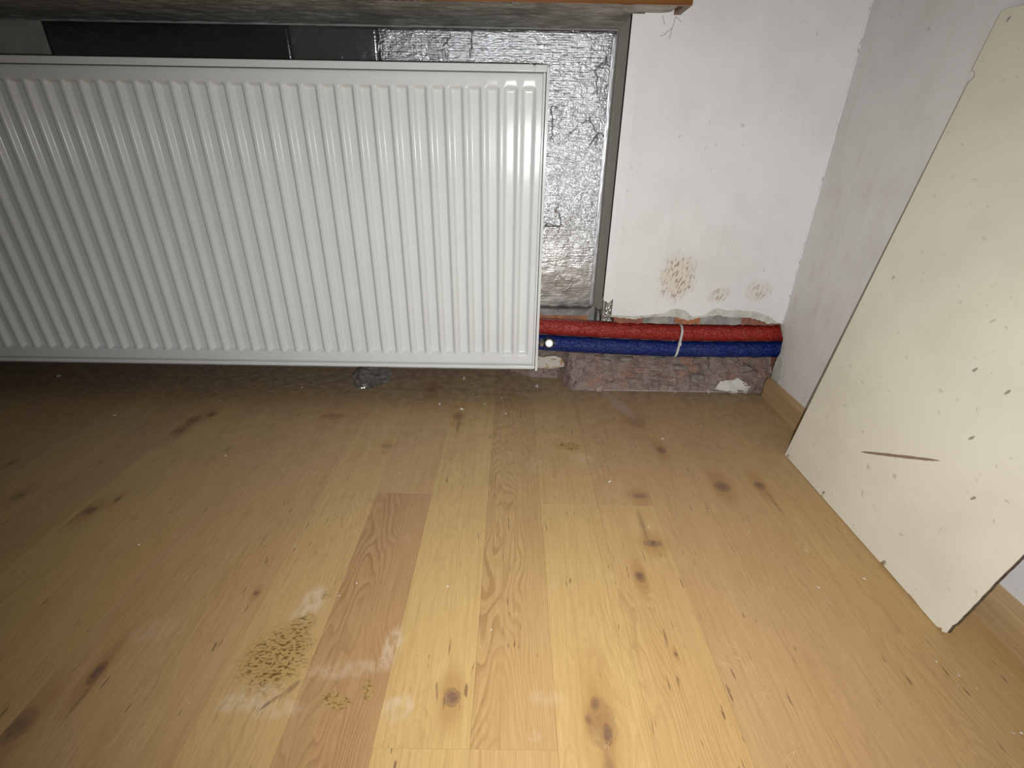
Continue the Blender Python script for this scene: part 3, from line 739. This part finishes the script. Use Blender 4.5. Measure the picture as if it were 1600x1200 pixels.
foil_sheet(-0.2842, 0.2070, 0.1770, ZS - 0.004, FOIL[0], 'bright crinkled silver foil sheet between radiator end and niche side', 1, 0.0016)
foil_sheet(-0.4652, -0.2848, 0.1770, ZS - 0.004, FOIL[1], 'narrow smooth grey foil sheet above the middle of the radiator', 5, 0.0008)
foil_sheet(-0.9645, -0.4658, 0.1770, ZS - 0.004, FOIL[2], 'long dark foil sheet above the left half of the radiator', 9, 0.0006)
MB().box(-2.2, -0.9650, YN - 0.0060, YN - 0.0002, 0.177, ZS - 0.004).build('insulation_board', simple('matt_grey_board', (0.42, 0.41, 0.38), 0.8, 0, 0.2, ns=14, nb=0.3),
    label='matt grey lining board left of the dark foil', cat='lining board')
tape = MB()
v, f = grid(8, 80, lambda a, b: (0.1985 + 0.0085 * a, YN - 0.0105 - 0.0012 * abs(fbm(a * 3, b * 30, 4)), 0.182 + 0.575 * b))
tape.add(v, f)
tp = tape.build('foil_tape', simple('pale_foil_tape', (0.62, 0.63, 0.65), 0.38, 0.6, ns=60, nb=0.5), label='narrow pale tape strip along the foil edge in the niche corner', cat='tape', smooth=True)
md = tp.modifiers.new('thickness', 'SOLIDIFY'); md.thickness = 0.0006

# ================================================================== radiator
RX1, RX0 = 0.0624, -1.54
RZ0, RZ1 = 0.0832, 0.6808
RY = 1.018
rad = empty('radiator', 'white ribbed steel panel radiator hanging in the niche', 'radiator')
PIT = 0.033333; C0 = 0.0262
def depth(X, Z):
    """how far the front skin is pressed back at X, Z"""
    k = round((C0 - X) / PIT)
    if k < 0 or C0 - k * PIT < RX0 + 0.03: return 0.0
    du = abs(X - (C0 - k * PIT))
    top, bot = 0.6470, 0.1165
    dz = min(top - Z, Z - bot)
    if dz <= 0: return 0.0
    hw = 0.0142
    # rounded corners at the ends of each channel
    rc = 0.006
    if dz < rc and du > hw - rc:
        e = rc - math.hypot(rc - dz, du - (hw - rc))
    else:
        e = min(hw - du, dz)
    if e <= 0: return 0.0
    t = min(1.0, e / 0.0078)
    t = t * t * (3 - 2 * t)
    return 0.0092 * t
xs = []
offs = [-0.5, -0.462, -0.428, -0.39, -0.35, -0.31, -0.27, -0.23, -0.195, -0.165, -0.12, 0.0, 0.12, 0.165, 0.195, 0.23, 0.27, 0.31, 0.35, 0.39, 0.428, 0.462]
k = 0
while C0 - k * PIT > RX0 + 0.03:
    xs += [C0 - k * PIT + PIT * q for q in offs]; k += 1
xs = sorted([q for q in xs if RX0 + 0.004 < q < RX1 - 0.012] + [RX0 + 0.004, RX1 - 0.012])
e = [0, 0.0008, 0.0016, 0.0024, 0.0032, 0.0040, 0.0050, 0.006, 0.0072, 0.0085, 0.0105]
zs = [RZ0 + 0.0096, RZ0 + 0.0104, RZ0 + 0.0118, 0.10] + [0.1165 + q for q in e] + [0.1165 + (0.5305) * q / 12 for q in range(1, 12)] + [0.647 - q for q in reversed(e)] + [0.66, RZ1 - 0.0152, RZ1 - 0.0138, RZ1 - 0.0124]
def edge(Z):
    q = min(Z - (RZ0 + 0.0096), (RZ1 - 0.0124) - Z)
    return 0.005 * max(0.0, 1 - q / 0.0022)
v = [(X, RY + 0.0030 + depth(X, Z) + edge(Z), Z) for Z in zs for X in xs]
nx = len(xs)
f = [(j * nx + i, j * nx + i + 1, (j + 1) * nx + i + 1, (j + 1) * nx + i) for j in range(len(zs) - 1) for i in range(nx - 1)]
fp = link('front_panel', v, f, ENAMEL, rad, smooth=True)
# folded seam of the front panel
def rbar(name, x0, x1, y0, y1, z0, z1, r, par=rad):
    o = MB().box(x0, x1, y0, y1, z0, z1).build(name, ENAMEL, par)
    bv = o.modifiers.new('round', 'BEVEL'); bv.width = r; bv.segments = 3
    for p in o.data.polygons: p.use_smooth = True
    wn = o.modifiers.new('wn', 'WEIGHTED_NORMAL')
    return o
rbar('bottom_seam', RX0 + 0.003, RX1 - 0.0060, RY - 0.0005, RY + 0.016, RZ0 + 0.0008, RZ0 + 0.0095, 0.0022)
rbar('edge_seam', RX1 - 0.0118, RX1 - 0.0066, RY - 0.0003, RY + 0.016, RZ0 + 0.0098, RZ1 - 0.0125, 0.0020)
rbar('top_lip', RX0 + 0.003, RX1 - 0.0295, RY - 0.0010, RY + 0.0045, RZ1 - 0.0122, RZ1 - 0.0005, 0.0016)
rbar('lip_end', RX1 - 0.0270, RX1 - 0.0055, RY - 0.0012, RY + 0.0045, RZ1 - 0.0122, RZ1 - 0.0008, 0.0016)
rbar('lip_clip', RX1 - 0.0298, RX1 - 0.0268, RY + 0.0004, RY + 0.004, RZ1 - 0.0122, RZ1 - 0.0050, 0.0005)
# side sheets
def side(name, x0, x1):
    pts = []
    y0, y1, z0, z1, r = RY - 0.0016, RY + 0.070, RZ0 - 0.0020, RZ1 - 0.0012, 0.007
    for cx, cz, a0 in ((y1 - r, z1 - r, 0), (y0 + r, z1 - r, 90)):
        for q in range(7):
            t = math.radians(a0 + 15 * q); pts.append((cx + r * math.cos(t), cz + r * math.sin(t)))
    pts += [(y0, z0), (y1, z0)]
    o = MB().poly(pts, lambda a, b, d: (d, a, b), x0, x1).build(name, ENAMEL, rad)
    bv = o.modifiers.new('round', 'BEVEL'); bv.width = 0.0015; bv.segments = 3; bv.limit_method = 'ANGLE'
    return o
side('side_sheet', RX1 - 0.0055, RX1)
side('side_sheet', RX0 - 0.0025, RX0 + 0.0025)
# rear panel, fins and top grille
MB().box(RX0 + 0.004, RX1 - 0.012, RY + 0.057, RY + 0.068, RZ0 + 0.004, RZ1 - 0.012).build('rear_panel', ENAMEL, rad)
MB().box(RX0 + 0.004, RX1 - 0.012, RY + 0.0125, RY + 0.0130, RZ0 + 0.004, RZ1 - 0.012).build('inner_sheet', ENAMEL, rad)
fin = MB(); zz = 0
pts = []
for q in range(int((RX1 - RX0 - 0.04) / 0.0125)):
    X = RX0 + 0.015 + q * 0.0125
    fin.box(X, X + 0.0006, RY + 0.013, RY + 0.055, RZ0 + 0.03, RZ1 - 0.03)
fin.build('convector_fins', ENAMEL, rad)
gr = MB()
for q in range(6):
    y = RY + 0.008 + q * 0.0105
    gr.box(RX0 + 0.004, RX1 - 0.007, y, y + 0.003, RZ1 - 0.004, RZ1 - 0.0012)
q = RX0 + 0.01
while q < RX1 - 0.01:
    gr.box(q, q + 0.003, RY + 0.005, RY + 0.068, RZ1 - 0.0045, RZ1 - 0.0014); q += 0.045
gr.build('top_grille', ENAMEL, rad)
for X in (-0.16, -1.30):
    MB().box(X - 0.015, X + 0.015, RY + 0.0685, YN - 0.0125, 0.20, 0.60).build('bracket', ENAMEL, rad)
# valve with blanking cap at the lower right end
val = MB().lathe([(-0.004, 0.0085), (0.004, 0.0085), (0.006, 0.0070), (0.016, 0.0070), (0.018, 0.0125), (0.034, 0.0125), (0.037, 0.0085), (0.041, 0.0085)], (RX1, 1.062, 0.1335), (1, 0, 0)).build('valve', DARKPL, rad, label='dark grey valve body')
MB().lathe([(0, 0.0082), (0.001, 0.0098), (0.0075, 0.0098), (0.0085, 0.0082)], (RX1 + 0.0062, 1.062, 0.1335), (1, 0, 0), 6).build('nut', CHROME, val, label='nickel-plated nut')
cdir = Vector((-0.10, -0.93, 0.35)).normalized()
cc = Vector((0.0905, 1.058, 0.1340))
MB().lathe([(-0.002, 0.0118), (0.009, 0.0118), (0.011, 0.0095)], cc, cdir).build('collar', DARKPL, val)
MB().lathe([(0.0112, 0.0086), (0.0165, 0.0086), (0.0178, 0.0074), (0.0178, 0.0030), (0.0170, 0.0028)], cc, cdir).build('cap', CAPW, val, label='round white cap')

# ================================================================== pipes
def pipe(name, pts, r, mat, label, seed):
    P = []
    for (a, b) in zip(pts, pts[1:]):
        n = max(2, int((Vector(b) - Vector(a)).length / 0.004))
        P += [Vector(a).lerp(Vector(b), k / n) for k in range(n)]
    P.append(Vector(pts[-1]))
    for _ in range(30):
        P = [P[0]] + [(P[i - 1] + P[i] * 2 + P[i + 1]) / 4 for i in range(1, len(P) - 1)] + [P[-1]]
    mb = MB().tube(P, lambda i: r * (1 + 0.012 * math.sin(i * 0.5 + seed) + 0.02 * fbm(i * 0.13, seed, 0)), 28)
    return mb.build(name, mat, label=label, cat='pipe', smooth=True, group='insulated heating pipes in the wall chase')
pipe('insulated_pipe', [(-0.60, 1.118, 0.1665), (0.0, 1.116, 0.1600), (0.10, 1.108, 0.1575), (0.24, 1.102, 0.1540), (0.40, 1.100, 0.1500), (0.52, 1.100, 0.1510), (0.66, 1.100, 0.1535), (0.78, 1.100, 0.156)], 0.0198, RED,
     'red-sleeved heating pipe, upper of the two in the wall chase', 1)
pipe('insulated_pipe', [(-0.60, 1.116, 0.1230), (0.0, 1.114, 0.1180), (0.10, 1.105, 0.1160), (0.24, 1.099, 0.1125), (0.40, 1.097, 0.1086), (0.52, 1.097, 0.1095), (0.66, 1.097, 0.1120), (0.78, 1.097, 0.1145)], 0.0192, BLUE,
     'blue-sleeved heating pipe under the red one in the wall chase', 2)
# nylon tie around both
tie = MB()
ring = []
for q in range(40):
    t = 2 * math.pi * q / 40
    cy, cz = 1.0985, 0.1303
    y = cy + 0.0222 * math.cos(t)
    z = cz + (0.0205 * math.sin(t) + (0.0200 if math.sin(t) > 0 else -0.0200) * min(1, abs(math.sin(t)) * 3))
    ring.append((0.4040 + 0.0030 * (z - cz) / 0.04, y, z))
v = []; n = len(ring)
for (x, y, z) in ring:
    dy, dz = y - 1.0985, z - 0.1303
    L = math.hypot(dy, dz * 0.5); oy, oz = dy / L * 0.0014, dz * 0.5 / L * 0.0014
    v += [(x - 0.0026, y, z), (x + 0.0026, y, z), (x + 0.0026, y + oy, z + oz), (x - 0.0026, y + oy, z + oz)]
f = []
for i in range(n):
    j = (i + 1) % n
    for a in range(4):
        b = (a + 1) % 4
        f.append((i * 4 + a, i * 4 + b, j * 4 + b, j * 4 + a))
tz = empty('cable_tie', 'pale nylon cable tie holding the red and blue pipes together', 'cable tie')
link('strap', v, f, TIE, tz)
MB().bbox(0.4005, 0.4078, 1.0728, 1.0765, 0.1270, 0.1350, 0.0008).build('tie_head', TIE, tz)

# ================================================================== cream board leaning on the right wall
A = Vector((0.5552, 0.8060, 0.0012))
e1 = Vector((0.00457, -0.99999, 0)); e2 = Vector((0.10101, 0.00046, 0.99489)); nn = e1.cross(e2).normalized()
if nn.x > 0: nn = -nn
left = [(0.0635 + 0.33, 0.7190), (0.0635, 0.7190), (0.0390, 0.7198), (0.0355, 0.7192), (0.0317, 0.7166), (0.0300, 0.69), (0.0282, 0.6527), (0.0330, 0.6525), (0.0367, 0.6488), (0.0375, 0.6455), (0.0360, 0.6428), (0.0318, 0.6389)]
left += [(0.0318 * t, 0.6389 * t) for t in (0.8, 0.6, 0.4, 0.2)]
bott = [(0.0, 0.0), (0.10, 0.0), (0.126, 0.0), (0.1285, 0.0025), (0.131, 0.0), (0.20, 0.0), (0.2790, 0.0), (0.2827, 0.0040), (0.286, 0.0012), (0.3339, 0.0005), (0.3400, 0.0018), (0.352, 0.0008), (0.36, 0.0), (0.3860, 0.0), (0.3895, 0.0024), (0.3915, 0.0046), (0.3936, 0.0008)]
right = ragged([(0.3987, 0.0046), (0.3985, 0.0180), (0.4005, 0.0244), (0.4013, 0.0344), (0.4064, 0.1105), (0.4102, 0.1548), (0.4330, 0.7190)], 0.0007, 0.006, 21)
outl = bott + right + left
brd = empty('leaning_board', 'cream painted hardboard panel leaning against the right wall', 'board')
MB().poly(outl, lambda a, b, d: A + e1 * a + e2 * b - nn * d, 0.0, 0.0010).build('painted_face', BOARD, brd)
MB().poly(outl, lambda a, b, d: A + e1 * a + e2 * b - nn * d, 0.00102, 0.0058).build('fibre_back', DARKEDGE, brd, label='brown fibre back and edges')

# ================================================================== debris
def rock_mesh(name, seed, mat, flat=0.6, n=14):
    rr = random.Random(seed); bm = bmesh.new()
    for _ in range(n):
        d = Vector((rr.gauss(0, 1), rr.gauss(0, 1), rr.gauss(0, 1))).normalized()
        s = rr.uniform(0.75, 1.05)
        bm.verts.new((d.x * s, d.y * s * rr.uniform(0.75, 1.0), d.z * s * flat))
    r = bmesh.ops.convex_hull(bm, input=bm.verts)
    bmesh.ops.delete(bm, geom=[q for q in set(r['geom_interior']) | set(r['geom_unused']) if isinstance(q, bmesh.types.BMVert)], context='VERTS')
    zmin = min(q.co.z for q in bm.verts)
    for q in bm.verts: q.co.z -= zmin
    me = bpy.data.meshes.new(name); bm.to_mesh(me); bm.free()
    me.materials.append(mat)
    return me
CR = [rock_mesh('crumb', 60 + q, FRAG) for q in range(5)]
def put_rock(name, me, loc, s, rz, label, cat, group=None, sc=(1, 1, 1), tilt=(0, 0)):
    o = bpy.data.objects.new(name, me); col.objects.link(o)
    o.location = loc; o.scale = (s * sc[0], s * sc[1], s * sc[2]); o.rotation_euler = (tilt[0], tilt[1], rz)
    tag(o, label, cat, group); return o
G = 'white plaster crumbs on the laminate'
named = [(-0.111, 0.972, 0.0074, 'large white plaster crumb beside the dark knot in front of the radiator'),
         (-0.166, 0.995, 0.0048, 'white plaster crumb just left of the larger one in front of the radiator'),
         (0.067, 1.093, 0.0095, 'pale pink plaster crumb under the right end of the radiator'),
         (-0.121, 1.135, 0.0095, 'pale plaster crumb at the lower edge of the radiator'),
         (-0.009, 0.954, 0.0045, 'small white crumb on the brown grained strip near the wall'),
         (0.324, 0.859, 0.0040, 'white crumb below the pink dust spill'),
         (-1.160, 1.110, 0.0085, 'white crumb in the shadow under the left end of the radiator')]
rr = random.Random(9)
for q, (x, y, s, lb) in enumerate(named):
    put_rock('plaster_crumb', CR[q % 5], (x, y, 0.0001), s * 0.75, rr.uniform(0, 6), lb, 'crumb', G)
o = put_rock('plaster_sliver', CR[2], (0.185, 0.711, 0.0001), 0.0065, 0.35, 'white curved plaster sliver left of the pale floor joint', 'crumb', G, (1, 0.38, 0.4))
tiny = [(-0.202, 0.727, 0.0024), (-0.558, 0.541, 0.0027), (-0.552, 0.774, 0.0025), (-0.683, 0.997, 0.0030), (-0.228, 0.455, 0.0016), (-0.210, 0.476, 0.0018), (-0.083, 0.473, 0.0022),
        (-0.241, 0.576, 0.0018), (-0.876, 0.922, 0.0040), (-0.438, 0.792, 0.0022), (-0.019, 0.407, 0.0016), (0.227, 0.595, 0.0020), (-0.06, 1.00, 0.0025), (-0.02, 1.03, 0.0022), (-0.09, 1.05, 0.0024), (0.02, 1.06, 0.002), (-0.30, 1.05, 0.002), (-0.52, 1.07, 0.003)]
for (x, y, s) in tiny:
    put_rock('plaster_speck', CR[rr.randrange(5)], (x, y, 0.0001), s * 0.8, rr.uniform(0, 6), 'tiny white plaster speck on the laminate left of the leaning board', 'crumb', 'tiny plaster specks on the floor')
right_t = [(0.438, 0.480, 0.0024), (0.513, 0.496, 0.0026), (0.443, 0.463, 0.0016), (0.520, 0.373, 0.0020), (0.533, 0.356, 0.0020), (0.521, 0.343, 0.0020), (0.542, 0.341, 0.0020), (0.548, 0.294, 0.0024),
           (0.539, 0.294, 0.0018), (0.523, 0.850, 0.0024), (0.424, 0.916, 0.0036), (0.543, 0.590, 0.0018), (0.387, 0.588, 0.0018)]
for (x, y, s) in right_t:
    put_rock('board_crumb', CR[rr.randrange(5)], (x, y, 0.0001), s * 0.8, rr.uniform(0, 6), 'tiny cream crumb on the floor by the leaning board', 'crumb', 'cream crumbs fallen by the board', (1.5, 0.7, 0.6))

# broken pieces on the masonry
def slab_piece(name, outline, thick, loc, rot, mat, label, cat='plaster piece', group='broken plaster pieces by the pipe chase'):
    mb = MB().poly(outline, lambda a, b, d: (a, b, d + 0.0008 * fbm(a * 200, b * 200, 1)), 0, thick)
    o = mb.build(name, mat, label=label, cat=cat, group=group)
    o.location = loc; o.rotation_euler = rot
    return o
YST = Nodes('stained_white_plaster')
_q = YST.noise(YST.P, 70, 3, 0.6)
_c = YST.mix(YST.mr(_q, 0.55, 0.62), (0.66, 0.62, 0.54), (0.42, 0.27, 0.09))
YST = YST.done(_c, 0.7, 0, 0.3, YST.bump(_q, 0.3, 0.002))
slab_piece('plaster_piece', [(-0.045, -0.012), (-0.012, -0.016), (0.012, -0.010), (0.040, -0.012), (0.048, 0.0), (0.030, 0.010), (0.014, 0.020), (0.004, 0.014), (-0.014, 0.012), (-0.030, 0.009)], 0.005,
           (0.556, 1.0850, 0.0170), (1.02, 0.05, 0.02), FRAG, 'large white plaster flake lying at the foot of the masonry near the corner')
slab_piece('plaster_piece', [(-0.010, -0.004), (0.0, -0.006), (0.010, -0.003), (0.008, 0.005), (-0.004, 0.006)], 0.004, (0.562, 1.0780, 0.0032), (0.5, 0.05, 0.02), FRAG, 'small white plaster chip in front of the large flake')
slab_piece('plaster_piece', [(-0.007, -0.004), (0.003, -0.005), (0.007, 0.002), (-0.002, 0.005)], 0.004, (0.590, 1.0765, 0.0028), (0.4, 0, 0.4), FRAG, 'small white plaster chip nearest the skirting')
put_rock('mortar_lump', rock_mesh('lump', 81, FRAGD, 0.8), (0.226, 1.0720, 0.0), 0.0125, 0.5, 'pale angular mortar lump at the left end of the floor edge', 'plaster piece', 'broken plaster pieces by the pipe chase', (1.1, 0.7, 0.9))
put_rock('mortar_lump', rock_mesh('lump', 82, FRAGD, 0.7), (0.178, 1.1180, 0.0), 0.0115, 1.5, 'grey mortar lump right of the radiator foot', 'plaster piece', 'broken plaster pieces by the pipe chase', (1.0, 0.9, 1.1))
put_rock('mortar_lump', rock_mesh('lump', 83, FRAGD, 0.9), (0.2000, 1.1130, 0.004), 0.0085, 0.9, 'small upright mortar lump beside the grey one', 'plaster piece', 'broken plaster pieces by the pipe chase', (0.6, 0.7, 1.3))
put_rock('mortar_lump', rock_mesh('lump', 84, FRAGD, 0.8), (0.496, 1.0735, 0.0), 0.0080, 2.1, 'dusty mortar lump left of the large white flake', 'plaster piece', 'broken plaster pieces by the pipe chase', (1, 0.7, 1))
put_rock('mortar_lump', rock_mesh('lump', 86, FRAGD, 0.8), (0.415, 1.0740, 0.0), 0.0050, 0.1, 'small pale mortar lump at the middle of the floor edge', 'plaster piece', 'broken plaster pieces by the pipe chase', (1, 0.7, 1))
slab_piece('plaster_piece', [(-0.045, -0.014), (0.0, -0.016), (0.034, -0.010), (0.028, 0.010), (0.012, 0.016), (-0.02, 0.014), (-0.045, 0.016)], 0.010,
           (0.100, 1.112, 0.058), (0.50, 0.0, 0.05), YST, 'white plaster piece with yellow-brown stains beneath the radiator valve')
slab_piece('plaster_piece', [(-0.026, -0.006), (0.010, -0.009), (0.027, -0.002), (0.018, 0.010), (-0.016, 0.008)], 0.008,
           (0.172, 1.120, 0.055), (0.45, 0.10, 0.0), FRAGD, 'dusty beige plaster piece right of the stained one')
# crumpled clear plastic under the radiator
pn = Nodes('clear_dirty_plastic')
pf = pn.noise(pn.P, 50, 3, 0.6)
tr = pn.t.nodes.new('ShaderNodeBsdfTransparent'); tr.inputs[0].default_value = (0.82, 0.81, 0.79, 1)
pn.done((0.36, 0.35, 0.33), 0.10, 0, 0.9, pn.bump(pf, 0.25, 0.004))
ms = pn.t.nodes.new('ShaderNodeMixShader'); ms.inputs[0].default_value = 0.26
pn.t.links.new(tr.outputs[0], ms.inputs[1]); pn.t.links.new(pn.b.outputs[0], ms.inputs[2]); pn.t.links.new(ms.outputs[0], pn.out.inputs[0])
bm = bmesh.new()
bmesh.ops.create_icosphere(bm, subdivisions=3, radius=1.0)
for q in bm.verts:
    c = q.co.copy()
    vo = noise.voronoi(c * 1.7 + Vector((3, 1, 2)))[0]
    r = 0.74 + 0.42 * (vo[1] - vo[0]) + 0.22 * noise.cell(c * 7.3) + 0.16 * fbm(c.x * 1.2, c.y * 1.2, c.z * 1.2 + 3, 2)
    c *= r
    q.co = Vector((c.x * 0.052, c.y * 0.052, max(-0.45, c.z) * 0.036))
zmin = min(q.co.z for q in bm.verts)
for q in bm.verts: q.co.z -= zmin
me = bpy.data.meshes.new('plastic_film'); bm.to_mesh(me); bm.free()
me.materials.append(pn.mat)
po = bpy.data.objects.new('plastic_film', me); col.objects.link(po)
po.location = (-0.352, 1.106, 0.0003)
tag(po, 'crumpled clear plastic film on the floor under the radiator', 'plastic film')

# wisps of cobweb under the end of the sill
cw = MB(); rc = random.Random(4)
for (p0, p1) in [((0.2890, 0.7640), (0.2850, 0.7460)), ((0.2850, 0.7460), (0.2700, 0.7350)), ((0.2850, 0.7460), (0.2820, 0.7300)), ((0.2650, 0.7650), (0.2700, 0.7520)), ((0.2890, 0.7630), (0.3000, 0.7560)), ((0.2700, 0.7350), (0.2650, 0.7330))]:
    pts = []
    for k in range(7):
        t = k / 6
        pts.append((p0[0] + (p1[0] - p0[0]) * t + rc.uniform(-0.0008, 0.0008), YW - 0.0006, p0[1] + (p1[1] - p0[1]) * t + rc.uniform(-0.0008, 0.0008)))
    cw.tube(pts, 0.00035, 5)
cw.build('cobweb', simple('grey_cobweb', (0.22, 0.21, 0.20), 0.9), label='wisps of grey cobweb on the wall under the sill end', cat='cobweb')
